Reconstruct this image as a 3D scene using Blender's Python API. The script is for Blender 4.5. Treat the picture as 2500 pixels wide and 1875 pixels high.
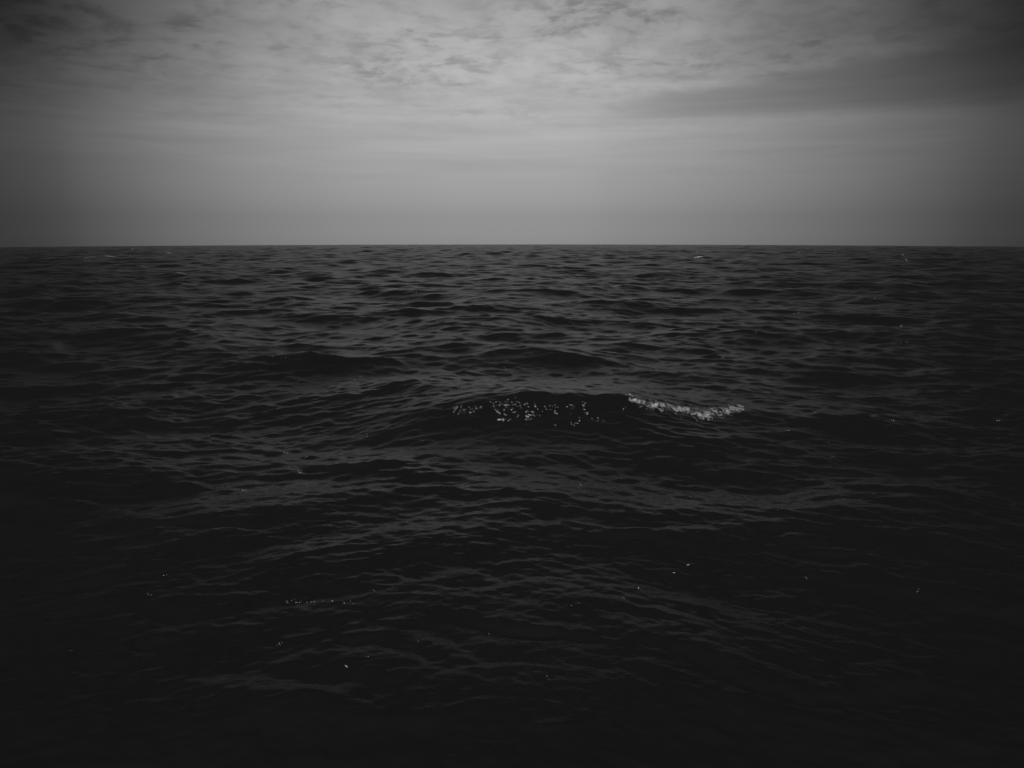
import bpy, math
import numpy as np

# ------------------------------------------------------------------ clean
for o in list(bpy.data.objects):
    bpy.data.objects.remove(o)
scene = bpy.context.scene
COL = scene.collection

# ------------------------------------------------------------------ camera
CAM_H = 4.5                       # eye height above the mean water
DIP = 0.016                       # dip of the sea horizon (rad)
EARTH = 2 * CAM_H / DIP ** 2
PITCH = math.radians(11.13)
FPX = 1890.0                      # focal length in pixels of the 2500 px photograph
cam_d = bpy.data.cameras.new('camera')
cam_d.sensor_width = 36.0
cam_d.lens = 36.0 * FPX / 2500.0
cam_d.clip_start = 0.05
cam_d.clip_end = 8000.0
cam = bpy.data.objects.new('camera', cam_d)
COL.objects.link(cam)
cam.location = (0, 0, CAM_H)
cam.rotation_euler = (math.radians(90) - PITCH, math.radians(0.02), 0)
scene.camera = cam

# ------------------------------------------------------------------ colour management
scene.view_settings.view_transform = 'Standard'
scene.view_settings.look = 'None'
scene.view_settings.exposure = 0.0
scene.view_settings.gamma = 1.0
scene.view_settings.use_curve_mapping = False

# ------------------------------------------------------------------ world: thin cloud veil with a lens vignette put in
SUN_EL = math.radians(50)
SUN_AZ = math.radians(-170)         # measured from +Y towards +X
world = bpy.data.worlds.new('World')
scene.world = world
world.use_nodes = True
nt = world.node_tree
nt.nodes.clear()


class NG:
    """tiny helper to write node maths"""
    def __init__(self, tree):
        self.t = tree

    def n(self, kind, **kw):
        nd = self.t.nodes.new(kind)
        for k, v in kw.items():
            setattr(nd, k, v)
        return nd

    def set(self, sock, v):
        if isinstance(v, (int, float)):
            sock.default_value = v
        elif isinstance(v, (tuple, list)):
            sock.default_value = v
        else:
            self.t.links.new(v, sock)

    def m(self, op, a, b=None, c=None, clamp=False):
        nd = self.n('ShaderNodeMath', operation=op)
        nd.use_clamp = clamp
        self.set(nd.inputs[0], a)
        if b is not None:
            self.set(nd.inputs[1], b)
        if c is not None:
            self.set(nd.inputs[2], c)
        return nd.outputs[0]

    def rng(self, v, a, b, c=0.0, d=1.0, mode='SMOOTHSTEP'):
        nd = self.n('ShaderNodeMapRange', interpolation_type=mode)
        self.set(nd.inputs[0], v)
        for i, q in enumerate((a, b, c, d)):
            self.set(nd.inputs[i + 1], q)
        return nd.outputs[0]

    def curve(self, v, pts, lo, hi):
        """piecewise smooth function of v; pts = (position, value)"""
        x = self.rng(v, lo, hi, 0, 1, 'LINEAR')
        nd = self.n('ShaderNodeFloatCurve')
        self.set(nd.inputs[1], x)
        c = nd.mapping.curves[0]
        P = [((p - lo) / (hi - lo), q) for p, q in pts]
        c.points[0].location = P[0]
        c.points[1].location = P[-1]
        for p in P[1:-1]:
            c.points.new(*p)
        nd.mapping.update()
        return nd.outputs[0]

    def noise(self, vec, scale, detail=5, rough=0.5, dist=0.0, dims='3D'):
        nd = self.n('ShaderNodeTexNoise', noise_dimensions=dims)
        self.set(nd.inputs['Vector'], vec)
        nd.inputs['Scale'].default_value = scale
        nd.inputs['Detail'].default_value = detail
        nd.inputs['Roughness'].default_value = rough
        nd.inputs['Distortion'].default_value = dist
        return nd.outputs[0]

    def xyz(self, x, y, z):
        nd = self.n('ShaderNodeCombineXYZ')
        for i, q in enumerate((x, y, z)):
            self.set(nd.inputs[i], q)
        return nd.outputs[0]


g = NG(nt)
tc = g.n('ShaderNodeTexCoord')
sep = g.n('ShaderNodeSeparateXYZ')
nt.links.new(tc.outputs['Generated'], sep.inputs[0])
X, Y, Z = sep.outputs
az = g.m('MULTIPLY', g.m('ARCTAN2', X, Y), 180 / math.pi)
el = g.m('MULTIPLY', g.m('ARCSINE', Z), 180 / math.pi)

sky = g.n('ShaderNodeTexSky', sky_type='NISHITA')
sky.sun_disc = False
sky.sun_elevation = SUN_EL
sky.sun_rotation = SUN_AZ
sky.air_density = 1.0
sky.dust_density = 3.0
nt.links.new(g.xyz(X, Y, g.m('MAXIMUM', Z, 0.02)), sky.inputs['Vector']) if 'Vector' in sky.inputs else None
bw = g.n('ShaderNodeRGBToBW')
nt.links.new(sky.outputs[0], bw.inputs[0])
# keep only a part of the clear-sky variation: the veil evens it out
nish = g.m('POWER', g.m('DIVIDE', bw.outputs[0], 6.0), 0.25)

# veil radiance by bearing and height, with the lens vignette put into it
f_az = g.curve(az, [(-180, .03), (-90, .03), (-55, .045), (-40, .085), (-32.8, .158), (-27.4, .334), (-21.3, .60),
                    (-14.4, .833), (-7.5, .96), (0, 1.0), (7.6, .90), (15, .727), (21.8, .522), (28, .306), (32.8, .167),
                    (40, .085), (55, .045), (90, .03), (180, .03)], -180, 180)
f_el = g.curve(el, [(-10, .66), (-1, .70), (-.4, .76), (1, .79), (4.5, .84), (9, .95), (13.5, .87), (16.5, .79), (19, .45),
                    (22, .20), (26, .09), (35, .04), (90, .02)], -10, 90)  # sky overhead darkened so that the near water stays dark
# upper corners of the sky darkened further: the same lens vignette
corner_vignette = g.m('SUBTRACT', 1.0, g.m('MULTIPLY', g.m('MULTIPLY', g.rng(el, 5.0, 13.0, 0.0, 0.70), g.rng(g.m('ABSOLUTE', az), 12.0, 32.0, 0.0, 1.0, 'LINEAR')), 1.0))

# cloud sheet seen in perspective
zc = g.m('ADD', g.m('MAXIMUM', Z, 0.0), 0.13)
u = g.m('DIVIDE', X, zc)
v = g.m('DIVIDE', Y, zc)
P = g.xyz(u, v, 0.0)
warp = g.noise(P, 2.2, 4, .55)
Pw = g.xyz(g.m('ADD', u, g.m('MULTIPLY', warp, 0.16)), g.m('ADD', v, g.m('MULTIPLY', warp, 0.22)), 3.1)
big = g.noise(Pw, 1.5, 4, .55, .3)
mask2 = g.noise(g.xyz(u, v, 9.4), 1.7, 4, .6, .2)
mid = g.noise(Pw, 8.5, 7, .56, .10)
fine = g.noise(Pw, 19.0, 5, .58, 0.0)
fcl = g.rng(el, 5.5, 12.5, 0.0, 1.0)                 # structure only shows high up
dens = g.m('ADD', g.m('MULTIPLY', mid, .74), g.m('MULTIPLY', fine, .26))
holes = g.rng(dens, 0.36, 0.54, 1.0, 0.0)            # small dark gaps between puffs
hm = g.m('MULTIPLY', holes, g.rng(mask2, 0.42, 0.62, 0.05, 0.29))
puff = g.rng(dens, 0.40, 0.64, -.075, .075, 'LINEAR')
c1 = g.m('ADD', g.m('SUBTRACT', 1.02, hm), puff)
broad = g.rng(big, 0.34, 0.64, 0.88, 1.07)
cl = g.m('MULTIPLY', c1, broad)
# long faint streaks lower down
strk = g.noise(g.xyz(g.m('MULTIPLY', az, .045), g.m('MULTIPLY', el, .75), 0.0), 1.6, 5, .55, .3)
stm = g.m('MULTIPLY', g.rng(el, 2.0, 6.0), g.rng(el, 9.0, 13.0, 1.0, 0.25))
streak = g.m('ADD', 1.0, g.m('MULTIPLY', g.m('MULTIPLY', g.m('SUBTRACT', strk, .5), .42), stm))
# clear gap in the sheet, right of centre
edge = g.m('MULTIPLY', g.m('SUBTRACT', g.noise(Pw, 4.5, 5, .6), .5), 2.2)
cen = g.m('ADD', 7.9, g.m('MULTIPLY', az, .055))
gy = g.m('DIVIDE', g.m('SUBTRACT', el, cen), g.rng(az, 6.0, 32.0, 0.5, 2.1, 'LINEAR'))
gd = g.m('ADD', g.m('POWER', g.m('ABSOLUTE', gy), 2.0), g.m('MULTIPLY', edge, g.rng(gy, -1.0, 0.6, 0.15, 1.0)))
inside = g.m('MULTIPLY', g.rng(gd, 0.1, 1.7, 1.0, 0.0), g.rng(az, 5.0, 13.0))
gap = g.m('SUBTRACT', 1.0, g.m('MULTIPLY', inside, 0.27))
keep = g.m('MULTIPLY', fcl, g.m('SUBTRACT', 1.0, g.m('MULTIPLY', inside, 0.92)))
cl = g.m('ADD', g.m('MULTIPLY', g.m('SUBTRACT', cl, 1.0), keep), 1.0)

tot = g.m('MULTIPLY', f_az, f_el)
for q in (corner_vignette, cl, streak, gap, nish):
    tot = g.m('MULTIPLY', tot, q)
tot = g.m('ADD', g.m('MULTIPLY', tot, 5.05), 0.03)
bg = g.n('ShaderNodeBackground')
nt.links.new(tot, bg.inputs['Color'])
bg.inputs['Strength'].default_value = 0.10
wo = g.n('ShaderNodeOutputWorld')
nt.links.new(bg.outputs[0], wo.inputs[0])

# ------------------------------------------------------------------ sun
sl = bpy.data.lights.new('sun', 'SUN')
sl.energy = 3.0
sl.angle = math.radians(0.6)
sl.color = (1, 1, 1)
sun = bpy.data.objects.new('sun', sl)
COL.objects.link(sun)
# lamp shines along -Z of the object; aim it from the sun's direction
from mathutils import Vector
sdir = Vector((math.sin(SUN_AZ) * math.cos(SUN_EL), math.cos(SUN_AZ) * math.cos(SUN_EL), math.sin(SUN_EL)))
sun.rotation_euler = sdir.to_track_quat('Z', 'Y').to_euler()

# ------------------------------------------------------------------ materials
def new_mat(name):
    m = bpy.data.materials.new(name)
    m.use_nodes = True
    m.node_tree.nodes.clear()
    return m, NG(m.node_tree)


water_mat, w = new_mat('sea_water')
wt = water_mat.node_tree
geo = w.n('ShaderNodeNewGeometry')
pos = geo.outputs['Position']
body = w.n('ShaderNodeBsdfDiffuse')               # light scattered back out of the deep, dark water
body.inputs['Color'].default_value = (0.0094, 0.0094, 0.0094, 1)
shine = w.n('ShaderNodeBsdfGlossy')               # the surface; its reflection is cut back below
shine.distribution = 'GGX'
shine.inputs['Color'].default_value = (0.98, 0.98, 0.98, 1)
fres = w.n('ShaderNodeFresnel')
fres.inputs['IOR'].default_value = 1.30
ln = w.n('ShaderNodeVectorMath', operation='LENGTH')
wt.links.new(pos, ln.inputs[0])
dist = ln.outputs['Value']
rough = w.rng(dist, 8, 130, 0.19, 0.27)
wt.links.new(rough, shine.inputs['Roughness'])
mp = w.n('ShaderNodeMapping')
wt.links.new(pos, mp.inputs[0])
mp.inputs['Rotation'].default_value = (0, 0, math.radians(9))
mp.inputs['Scale'].default_value = (0.55, 1.0, 1.0)
r1 = w.noise(mp.outputs[0], 2.6, 5, .58, .35)
r2 = w.noise(mp.outputs[0], 13.0, 4, .6, .6)
patch = w.rng(w.noise(pos, 0.22, 4, .6), 0.38, 0.62, 0.35, 1.0)     # wind-ruffled and slick patches
hgt = w.m('MULTIPLY', w.rng(dist, 8, 30, 0.6, 1.0), w.m('ADD', w.m('MULTIPLY', r1, 0.036), w.m('MULTIPLY', w.m('MULTIPLY', r2, 0.018), patch)))   # the boat's lee is smoother
bp = w.n('ShaderNodeBump')
bp.inputs['Strength'].default_value = 1.0
bp.inputs['Distance'].default_value = 1.0
wt.links.new(hgt, bp.inputs['Height'])
for q_ in (body, shine, fres):
    wt.links.new(bp.outputs[0], q_.inputs['Normal'])
mx = w.n('ShaderNodeMixShader')
# unresolved ripples never let the sheet become a full mirror at grazing angles
# and an added cut dims steeper reflections, as a polariser would, to darken the water
F_ = fres.outputs[0]
refl_cut = w.rng(F_, 0.05, 0.34, 0.08, 1.0)
wt.links.new(w.m('MULTIPLY', refl_cut, w.m('DIVIDE', F_, w.m('ADD', 1.0, w.m('MULTIPLY', F_, 1.75)))), mx.inputs[0])
wt.links.new(body.outputs[0], mx.inputs[1])
wt.links.new(shine.outputs[0], mx.inputs[2])
ou = w.n('ShaderNodeOutputMaterial')
wt.links.new(mx.outputs[0], ou.inputs[0])

def foam_material(name, lo, hi):
    m, f = new_mat(name)
    fb = f.n('ShaderNodeBsdfPrincipled')
    fgeo = f.n('ShaderNodeNewGeometry')
    fn = f.noise(fgeo.outputs['Position'], 14.0, 5, .65)
    fc = f.rng(fn, 0.36, 0.62, lo, hi, 'LINEAR')
    m.node_tree.links.new(fc, fb.inputs['Base Color'])
    fb.inputs['Roughness'].default_value = 0.6
    fo = f.n('ShaderNodeOutputMaterial')
    m.node_tree.links.new(fb.outputs[0], fo.inputs[0])
    return m


foam_mat = foam_material('sea_foam', .10, .78)
glint_mat = foam_material('white_glints', .85, .98)  # white for sun glints modelled as clots
vignetted_mat = foam_material('thin_vignetted_foam', .07, .19)  # thin foam, greyed further with the lens vignette put into its colour
dash_mat = foam_material('whitecap_foam', .25, .50)


def tag(o, label=None, cat=None, group=None, kind=None):
    if label: o['label'] = label
    if cat: o['category'] = cat
    if group: o['group'] = group
    if kind: o['kind'] = kind


# ------------------------------------------------------------------ the sea surface
rng = np.random.default_rng(11)
WDIR = np.array([-0.13, -0.99])           # the waves run towards the viewer
WDIR /= np.linalg.norm(WDIR)
LP = 11.0                                  # dominant wavelength


def spectrum(kx, ky):
    k = np.hypot(kx, ky)
    k[k == 0] = 1e-9
    kp = 2 * math.pi / LP
    s = k ** -3.75 * np.exp(-1.1 * (kp / k) ** 2)
    c = (kx * WDIR[0] + ky * WDIR[1]) / k
    sp = np.clip(c, 0, 1) ** 2.6 + 0.03 + 0.06 * np.abs(c)
    return s * sp


def cascade(L, N, lmin, lmax, seed):
    r = np.random.default_rng(seed)
    k1 = 2 * math.pi * np.fft.fftfreq(N, L / N)
    kx, ky = np.meshgrid(k1, k1, indexing='ij')
    k = np.hypot(kx, ky)
    lam = 2 * math.pi / np.maximum(k, 1e-9)
    band = ((lam >= lmin) & (lam < lmax)).astype(float)
    dk = 2 * math.pi / L
    amp = np.sqrt(spectrum(kx, ky)) * band * dk
    h0 = (r.normal(size=k.shape) + 1j * r.normal(size=k.shape)) * amp
    kn = np.maximum(k, 1e-9)
    H = np.real(np.fft.ifft2(h0)) * N * N
    DX = np.real(np.fft.ifft2(1j * kx / kn * h0)) * N * N
    DY = np.real(np.fft.ifft2(1j * ky / kn * h0)) * N * N
    return L, N, lmin, H.astype(np.float32), DX.astype(np.float32), DY.astype(np.float32)


bands = [(353.0, 1024, 8.0, 60.0), (151.0, 512, 4.0, 8.0), (83.0, 512, 2.0, 4.0), (41.0, 512, 1.0, 2.0),
         (23.0, 512, .5, 1.0), (11.3, 512, .25, .5), (5.9, 512, .12, .25)]
BG = [1.0, .90, .70, .70, .80, .92, 1.0]      # how lively each band of wavelengths is
CAS = [cascade(*b, seed=101 + i) for i, b in enumerate(bands)]
var = sum(float(np.var(c[3])) for c in CAS)
HS = 0.54
GAIN = HS / 4 / math.sqrt(var)
CHOP = 0.95


def sample(A, L, x, y):
    N = A.shape[0]
    fx = (x / L * N) % N
    fy = (y / L * N) % N
    i = fx.astype(np.int32); j = fy.astype(np.int32)
    a = (fx - i).astype(np.float32); b = (fy - j).astype(np.float32)
    i %= N; j %= N
    i1 = (i + 1) % N; j1 = (j + 1) % N
    return (A[i, j] * (1 - a) * (1 - b) + A[i1, j] * a * (1 - b) + A[i, j1] * (1 - a) * b + A[i1, j1] * a * b)


# rings around the point under the viewer, spacing grows with distance
rs = [0.06, .25, .5, .75, 1.0]
while rs[-1] < 950:
    rs.append(rs[-1] + max(0.032, 0.0034 * rs[-1]))
rs = np.array(rs)
FW = 0.74
th_f = np.arange(-FW, FW, 0.00118)
th_c = np.linspace(FW, 2 * math.pi - FW, 260)[:-1]
th = np.concatenate([th_f, th_c])          # bearing from +Y towards +X
NR, NT = len(rs), len(th)
Rr, Th = np.meshgrid(rs, th, indexing='ij')
gx0 = (Rr * np.sin(Th)).ravel()
gy0 = (Rr * np.cos(Th)).ravel()
rad = Rr.ravel()
coarse = np.abs(np.arctan2(np.sin(Th), np.cos(Th))).ravel() > FW
ds = np.maximum(np.maximum(0.032, 0.0034 * rad), np.where(coarse, rad * 0.018, 0))

# the breaking wave ahead of the viewer
WX, WY = 1.6, 19.2


def ridge(x, y):
    xs = x - WX
    crest = WY - 0.035 * xs ** 2 + 0.16 * np.sin(x * 1.1 + .5)
    amp = 0.43 * np.exp(-np.abs(xs / 3.9) ** 2.6) + 0.20 * np.exp(-((x - 7.6) / 1.9) ** 2) + 0.03 * np.exp(-((x + 1) / 6) ** 2)
    amp = amp * (1 + 0.06 * np.sin(x * 2.3 + 1) + 0.04 * np.sin(x * 4.9))
    amp = amp * (1 - 0.30 * np.exp(-((x - 4.6) / 1.0) ** 2))
    s = y - crest
    prof = np.where(s < 0, np.exp(-np.abs(s / 1.0) ** 1.4), np.exp(-np.abs(s / 3.6) ** 1.8))
    trough = -0.05 * np.exp(-((s + 2.6) / 1.3) ** 2) * np.exp(-(xs / 4.5) ** 2)
    return amp * prof + trough


calm = 0.72 * np.exp(-((gx0 - WX) / 6.5) ** 2 - ((gy0 - WY) / 4.2) ** 2)
lee = np.clip((19 - rad) / 10, 0, 1)              # calmer water in the lee of the boat
hx = np.zeros_like(gx0, dtype=np.float32); hy = hx.copy(); hz = hx.copy()
for bg_, (L, N, lmin, H, DX, DY) in zip(BG, CAS):
    fade = np.clip((lmin / ds - 1.6) / 2.0, 0, 1)
    if lmin >= 2.0:
        wgt = fade * (1 - calm) * (1 - .45 * lee)
    elif lmin >= .5:
        wgt = fade * (1 - 0.72 * calm) * (1 - .66 * lee)
    else:
        wgt = fade * (1 - .45 * lee) * (1 - .4 * calm)
    wgt = wgt * bg_ * (1 - .6 * np.clip((rad - 220) / 250, 0, 1))
    on = wgt > 0.001
    xx, yy, ww = gx0[on], gy0[on], wgt[on]
    if lmin <= 4.0:                        # the shorter crests swing round in arcs about the boat
        yy = yy + 6.0 * np.tanh(0.45 * np.sqrt(xx ** 2 + 6) / 6.0)
    hz[on] += ww * sample(H, L, xx, yy) * GAIN
    hx[on] += ww * sample(DX, L, xx, yy) * GAIN * CHOP * (1 - .9 * lee[on])
    hy[on] += ww * sample(DY, L, xx, yy) * GAIN * CHOP * (1 - .9 * lee[on])
px = gx0 + hx
py = gy0 + hy
# crossing wavelets thrown off by the boat the viewer stands on: low arcs, bowed away from the viewer
LA, NA, _, HA, _, _ = CAS[0]
n1 = sample(HA, LA, px * 9 + 40, py * 9 + 7) / float(np.std(HA))
n2 = sample(HA, LA, px * 5 + 140, py * 5 + 77) / float(np.std(HA))
arc = py + 0.42 * np.sqrt(px ** 2 + 5.0)
near = np.clip((24 - rad) / 9, 0, 1) * (1 - calm)
hz = hz + near * np.clip(.5 + .5 * n2, 0, 1.4) * (0.030 * np.sin(2 * math.pi * arc / 2.3 + 1.0 * n1) + 0.009 * np.sin(2 * math.pi * arc / 1.15 + 1.7 * n1 + 1))
pz = hz + ridge(px, py) - (px ** 2 + py ** 2) / (2 * EARTH)
V = np.stack([px, py, pz], axis=1).astype(np.float32)

idx = np.arange(NR * NT).reshape(NR, NT)
nxt = np.roll(idx, -1, axis=1)
quads = np.stack([idx[:-1], idx[1:], nxt[1:], nxt[:-1]], axis=-1).reshape(-1, 4)[:, ::-1]
me = bpy.data.meshes.new('water')
nq = len(quads)
me.vertices.add(len(V)); me.vertices.foreach_set('co', V.ravel())
loops = np.concatenate([quads.ravel(), idx[0][::1]]).astype(np.int32)
me.loops.add(len(loops)); me.loops.foreach_set('vertex_index', loops)
me.polygons.add(nq + 1)
me.polygons.foreach_set('loop_start', np.concatenate([np.arange(nq) * 4, [nq * 4]]).astype(np.int32))
me.polygons.foreach_set('use_smooth', np.ones(nq + 1, dtype=bool))
me.update(calc_edges=True)
me.materials.append(water_mat)
water = bpy.data.objects.new('water', me)
COL.objects.link(water)
tag(water, kind='structure')
if me.polygons[nq // 2].normal.z < 0:
    me.flip_normals()

# ------------------------------------------------------------------ where the water seen along a line of sight lies
cp, spp = math.cos(PITCH), math.sin(PITCH)
rel = V - np.array([0, 0, CAM_H], dtype=np.float32)
dep = rel[:, 1] * cp - rel[:, 2] * spp
upc = rel[:, 1] * spp + rel[:, 2] * cp
ok = dep > 0.5
sx = np.full(len(V), -1.0); sy = sx.copy()
sx[ok] = 1250 + FPX * rel[ok, 0] / dep[ok]
sy[ok] = 937.5 - FPX * upc[ok] / dep[ok]
inn = np.where(ok & (sx > 0) & (sx < 2499) & (sy > 0) & (sy < 1874))[0]
B = 2.5
bxi = (sx[inn] / B).astype(int); byi = (sy[inn] / B).astype(int)
order = np.argsort(-dep[inn])
zb = np.full((752, 1002), -1, dtype=np.int64)
zb[byi[order], bxi[order]] = inn[order]     # the nearest vertex is written last


def on_water(x, y):
    i, j = int(y / B), int(x / B)
    for rr in range(0, 9):
        best = None
        for di in range(-rr, rr + 1):
            for dj in range(-rr, rr + 1):
                if max(abs(di), abs(dj)) != rr: continue
                a, b = i + di, j + dj
                if 0 <= a < 752 and 0 <= b < 1002 and zb[a, b] >= 0:
                    q = zb[a, b]
                    if best is None or dep[q] < dep[best]: best = q
        if best is not None:
            a_, b_ = rng.uniform(-.9, .9, 2)
            q0 = V[best].astype(float)
            return q0 + a_ * (V[best + 1] - q0) + b_ * (V[best + NT] - q0)
    return None


# ------------------------------------------------------------------ foam, and sun glints modelled as clots, lying on the water
import bmesh
_bm = bmesh.new(); bmesh.ops.create_icosphere(_bm, subdivisions=1, radius=1.0)
ICO_V = np.array([v.co[:] for v in _bm.verts]); ICO_F = np.array([[v.index for v in q.verts] for q in _bm.faces]); _bm.free()


def clots(name, pts, size, label=None, cat=None, group=None, kind=None, mat=None):
    """pts: list of (x, y, z, length, width, height, turn); one mesh"""
    vs, fs, n = [], [], 0
    c0 = np.mean([p[:3] for p in pts], axis=0)
    for (x, y, z, a, b, c, t) in pts:
        k = ICO_V * (1 + rng.uniform(-.35, .35, (len(ICO_V), 1)))
        k = k * np.array([a, b, c])
        ct, st = math.cos(t), math.sin(t)
        k = np.stack([k[:, 0] * ct - k[:, 1] * st, k[:, 0] * st + k[:, 1] * ct, k[:, 2]], axis=1)
        vs.append(k + np.array([x, y, z]) - c0); fs.append(ICO_F + n); n += len(ICO_V)
    m = bpy.data.meshes.new(name)
    m.from_pydata(np.concatenate(vs).tolist(), [], np.concatenate(fs).tolist())
    m.polygons.foreach_set('use_smooth', np.ones(len(m.polygons), dtype=bool))
    m.materials.append(mat or foam_mat)
    o = bpy.data.objects.new(name, m)
    o.location = c0
    COL.objects.link(o)
    tag(o, label, cat, group, kind)
    return o


def scatter(path, n, thick, smin, smax, gapf=0.0, clump=1.0, stretch=2.0):
    """clots along a path given as (x, y, half thickness) in the line of sight, laid on the water they hit"""
    out = []
    P_ = np.array(path, float)
    ph = rng.uniform(0, 6.28, 3)
    tries = 0
    while len(out) < n and tries < n * 12:
        tries += 1
        t = rng.uniform(0, len(P_) - 1)
        i = min(int(t), len(P_) - 2); q = t - i
        x, y, h = P_[i] * (1 - q) + P_[i + 1] * q
        s = rng.normal() * .45
        if gapf > 0:
            wv = math.sin(x * .11 + s * 2.1 + ph[0]) + math.sin(x * .29 - s * 3.0 + ph[1]) + .8 * math.sin(x * .7 + s * 5 + ph[2])
            if wv < gapf * 1.5 - 1.0 and rng.uniform() < .85: continue
        yy = y + s * h * thick
        p = on_water(x + rng.normal() * 1.2, yy)
        if p is None: continue
        d = math.dist(p, (0, 0, CAM_H))
        sz = d / FPX * rng.uniform(smin, smax)
        out.append((p[0] + rng.normal() * sz * .6, p[1] + rng.normal() * sz * .6, p[2] + sz * .12,
                    sz * rng.uniform(1, stretch), sz, sz * rng.uniform(.4, .8), rng.normal() * .5))
    return out


# the tumbling white crest
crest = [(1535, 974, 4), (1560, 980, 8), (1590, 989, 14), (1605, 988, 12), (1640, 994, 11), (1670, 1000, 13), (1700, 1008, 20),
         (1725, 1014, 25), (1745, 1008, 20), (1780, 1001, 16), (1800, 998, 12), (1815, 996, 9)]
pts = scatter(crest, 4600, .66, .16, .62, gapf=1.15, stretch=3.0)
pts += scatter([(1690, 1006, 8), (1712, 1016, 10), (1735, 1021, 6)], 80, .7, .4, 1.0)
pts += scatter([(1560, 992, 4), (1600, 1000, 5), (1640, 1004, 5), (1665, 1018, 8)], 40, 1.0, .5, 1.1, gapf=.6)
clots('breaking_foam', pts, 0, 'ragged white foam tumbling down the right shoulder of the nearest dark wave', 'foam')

# sun glints on the face of the same wave, modelled as white clots
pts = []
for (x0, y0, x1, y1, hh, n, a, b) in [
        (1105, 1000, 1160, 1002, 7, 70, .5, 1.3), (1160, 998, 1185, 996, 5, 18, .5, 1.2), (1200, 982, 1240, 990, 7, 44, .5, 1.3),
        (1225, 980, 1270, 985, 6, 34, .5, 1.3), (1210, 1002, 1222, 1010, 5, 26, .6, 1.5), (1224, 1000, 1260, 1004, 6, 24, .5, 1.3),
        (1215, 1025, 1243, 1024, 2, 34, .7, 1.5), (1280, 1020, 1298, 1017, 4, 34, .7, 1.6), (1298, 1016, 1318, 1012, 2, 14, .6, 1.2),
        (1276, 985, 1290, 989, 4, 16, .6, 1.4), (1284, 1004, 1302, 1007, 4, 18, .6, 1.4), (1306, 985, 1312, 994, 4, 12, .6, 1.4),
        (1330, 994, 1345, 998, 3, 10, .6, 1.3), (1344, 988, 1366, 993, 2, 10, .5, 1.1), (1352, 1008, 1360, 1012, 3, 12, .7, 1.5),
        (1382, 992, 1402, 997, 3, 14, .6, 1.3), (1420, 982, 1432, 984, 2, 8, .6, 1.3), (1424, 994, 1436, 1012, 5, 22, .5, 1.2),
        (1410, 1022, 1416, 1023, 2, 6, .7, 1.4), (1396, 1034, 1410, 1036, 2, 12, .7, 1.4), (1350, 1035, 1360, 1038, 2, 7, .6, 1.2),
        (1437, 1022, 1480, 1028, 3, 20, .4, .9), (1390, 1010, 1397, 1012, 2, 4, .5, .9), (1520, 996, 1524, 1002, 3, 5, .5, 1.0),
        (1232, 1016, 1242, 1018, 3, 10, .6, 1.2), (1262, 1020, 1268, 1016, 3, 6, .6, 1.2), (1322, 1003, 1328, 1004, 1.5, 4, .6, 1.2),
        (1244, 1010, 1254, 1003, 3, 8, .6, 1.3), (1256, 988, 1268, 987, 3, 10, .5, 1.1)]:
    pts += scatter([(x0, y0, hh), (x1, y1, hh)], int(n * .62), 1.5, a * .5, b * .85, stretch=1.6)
clots('glint_clots', pts, 0, 'sun glints modelled as white specks over the dark face of the nearest wave', 'bubbles', kind='stuff', mat=glint_mat)

# the patch just behind the crest
pts = scatter([(1528, 962, 3), (1560, 970, 4)], 16, 1.0, .5, 1.2, stretch=3.0)
clots('foam_streak', pts, 0, 'thin white flecks on the smooth back of the nearest wave above its foam', 'foam', kind='stuff')

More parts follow.
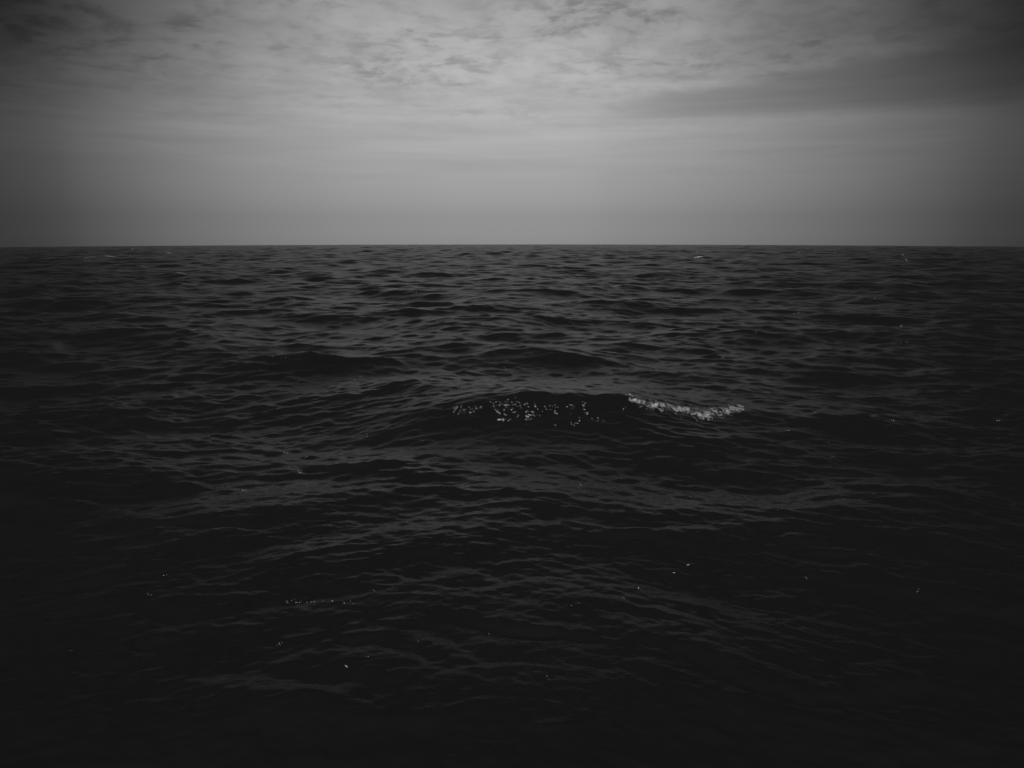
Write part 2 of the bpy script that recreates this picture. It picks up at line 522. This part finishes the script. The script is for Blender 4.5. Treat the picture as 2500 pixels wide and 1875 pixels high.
# whitecaps far out
caps = [
    ([(1697, 629, 1.6), (1713, 627, 1)], 44, .7, 1.3, 'brightest small whitecap, low white dash near the right of the horizon'),
    ([(1701, 615.5, 1), (1707, 614, 1)], 16, .6, 1.1, 'short white dash just above the brightest far whitecap'),
    ([(207, 628, 1.5), (232, 625, 1)], 20, .5, 1.0, 'broken whitecap at the far left under the horizon'),
    ([(256, 623, 1), (284, 625, 1.2)], 22, .5, 1.0, 'broken whitecap just right of the far left one'),
    ([(322, 607.5, .8), (325, 607.5, .8)], 7, .5, .9, 'tiny white dot close below the left horizon'),
    ([(408, 617, 1), (419, 619, 1)], 14, .5, .9, 'small two-tipped whitecap below the left horizon'),
    ([(616, 605, 1), (626, 606, 1)], 9, .4, .8, 'faint whitecap close under the horizon left of centre'),
    ([(1461, 598.8, .6), (1470, 599.4, .6)], 14, .5, .9, 'pale whitecap touching the horizon right of centre'),
    ([(1945, 617, .8), (1957, 616.5, .8)], 14, .4, .8, 'flat whitecap below the right part of the horizon'),
    ([(1965, 605, .8), (1973, 605.5, .8)], 10, .5, .9, 'small whitecap close under the right part of the horizon'),
    ([(2199, 621, 1), (2206, 623, 1)], 16, .6, 1.0, 'slanting whitecap at the far right, upper of a pair'),
    ([(2205, 634, 1), (2213, 636, 1)], 16, .6, 1.0, 'slanting whitecap at the far right, lower of a pair'),
    ([(430, 664, 1.5), (457, 668, 2)], 18, .4, .8, 'speckled foam on the peaked wave at the left'),
    ([(664, 658, 2), (672, 657, 2)], 14, .5, .8, 'small speckle of foam on a wave left of centre'),
    ([(2036, 615, .8), (2040, 615, .8)], 7, .5, .9, 'white dot between the paired whitecaps and the horizon whitecap'),
    ([(1812, 600, .6), (1829, 598.6, .8)], 10, .5, .9, 'puff of spray breaking right at the horizon'),
    ([(1095, 952, 1.5), (1135, 947, 4)], 9, .5, 1.0, 'loose white flecks on the smooth water behind the nearest wave, left'),
    ([(690, 1469, 3), (730, 1470, 5), (778, 1468, 3), (862, 1470, 3)], 40, .5, 1.2, 'row of white glint specks in the dark foreground, left of centre'),
    ([(905, 1441, 1), (917, 1442, 2)], 8, .6, 1.1, 'small cluster of specks right of the foreground row'),
    ([(589, 1197, 1), (603, 1197, 2)], 9, .6, 1.2, 'pair of white specks on the left foreground wave'),
    ([(723, 1151, 2), (736, 1153, 2)], 9, .6, 1.1, 'cluster of white specks under the left foreground crest'),
    ([(723, 1121, 1), (763, 1112, 2), (790, 1103, 2)], 14, .4, .8, 'thin line of specks on the left foreground crest'),
    ([(842, 1625, 1), (852, 1625, 1)], 8, .8, 1.5, 'pale speck nearest the viewer, low in the foreground'),
    ([(1675, 1377.5, .7), (1681, 1378, .7)], 5, 1.0, 1.6, 'oval white fleck, rightmost of a slanting row in the foreground'),
    ([(1642, 1397, .7), (1647, 1397, .7)], 4, .8, 1.4, 'oval white fleck, second from the right of the slanting row'),
    ([(1556, 1433, .7), (1559, 1433, .7)], 4, 1.0, 1.6, 'round white fleck, third from the right of the slanting row'),
]
loose = []                                  # strings of specks: foreground glints modelled as single white clots
for path, n, a, b, lab in caps:
    far = path[0][1] < 700
    if not far and not lab.startswith(('oval', 'round', 'pale')):
        loose += scatter(path, int(n * .8), 1.0, a * .85, b * 1.0, stretch=1.3)
        continue
    # one connected scrap of foam: overlapping clots from end to end
    (x0, y0, h0), (x1, y1, h1) = path[0], path[-1]
    pts = []
    e0, e1 = on_water(x0, y0), on_water(x1, y1)
    if e0 is None or e1 is None: continue
    if abs(e1[1] - e0[1]) > .25 * e0[1]: e1 = on_water(x1, y0); e1[1] = e0[1]; e1[2] = e0[2]
    d = math.dist(e0, (0, 0, CAM_H)); px1 = d / FPX
    L_ = math.dist(e0, e1) + 2 * px1
    m_ = max(3, int(L_ / (1.3 * px1)))
    for k in range(m_):
        t = (k + .5) / m_
        w_ = px1 * rng.uniform(a, b) * (1.1 if far else .9) * (1 - .7 * abs(2 * t - 1) ** 2)
        p = e0 * (1 - t) + e1 * t
        zz = (rng.uniform(0, 1) ** 2 * 1.2 * px1) if lab.startswith('puff') else 0
        pts.append((p[0], p[1], p[2] + w_ * .5 + zz, L_ / m_ * 1.1, w_ * 1.3, w_ * (1.2 if far else .7), rng.normal() * .1))
    nm = 'whitecap' if far else 'foam_fleck'
    clots(nm, pts, 0, lab, 'whitecap' if far else 'foam fleck',
          'whitecaps far out under the horizon' if far else 'slanting row of flecks in the foreground',
          mat=dash_mat if lab.startswith('brightest') or not far else vignetted_mat)

# single bubbles on the swell, joined with the loose modelled glints
pts = loose
single = [(868, 926), (881, 920), (434, 966), (548, 994), (698, 1104), (700, 1140), (900, 1060), (1030, 1075), (1113, 1110),
          (1418, 1183), (1418, 1188), (1883, 1087), (1998, 1124), (2032, 1117), (2025, 1083), (1901, 1246), (1970, 1408),
          (2000, 1412), (1527, 1459), (1403, 1474), (1388, 1479), (1363, 1489), (1414, 1474), (1198, 1549), (1020, 1565),
          (896, 1604), (680, 1570), (690, 1568), (1334, 1656), (1768, 872), (1606, 902), (1611, 904), (1240, 900), (1056, 925),
          (2180, 1026), (2436, 1027), (2308, 1020), (2161, 995), (1918, 1050), (1989, 1006), (2197, 794), (1845, 808), (2138, 730),
          (1946, 766), (1016, 713), (2202, 837), (670, 869), (691, 874), (405, 1403), (366, 1452), (2240, 1442), (172, 1588)]
for (x, y) in single:
    for k in range(int(rng.integers(1, 4))):
        p = on_water(x + rng.normal() * 4, y + rng.normal() * 1.2)
        if p is None: continue
        d = math.dist(p, (0, 0, CAM_H)); s = d / FPX * rng.uniform(.45, .9)
        pts.append((p[0], p[1], p[2] + s * .2, s * 1.4, s, s * .6, rng.normal() * .4))
clots('bubbles_and_glints', pts, 0, 'countless single white bubbles and modelled sun glints on the dark sea', 'bubbles', kind='stuff', mat=foam_mat)
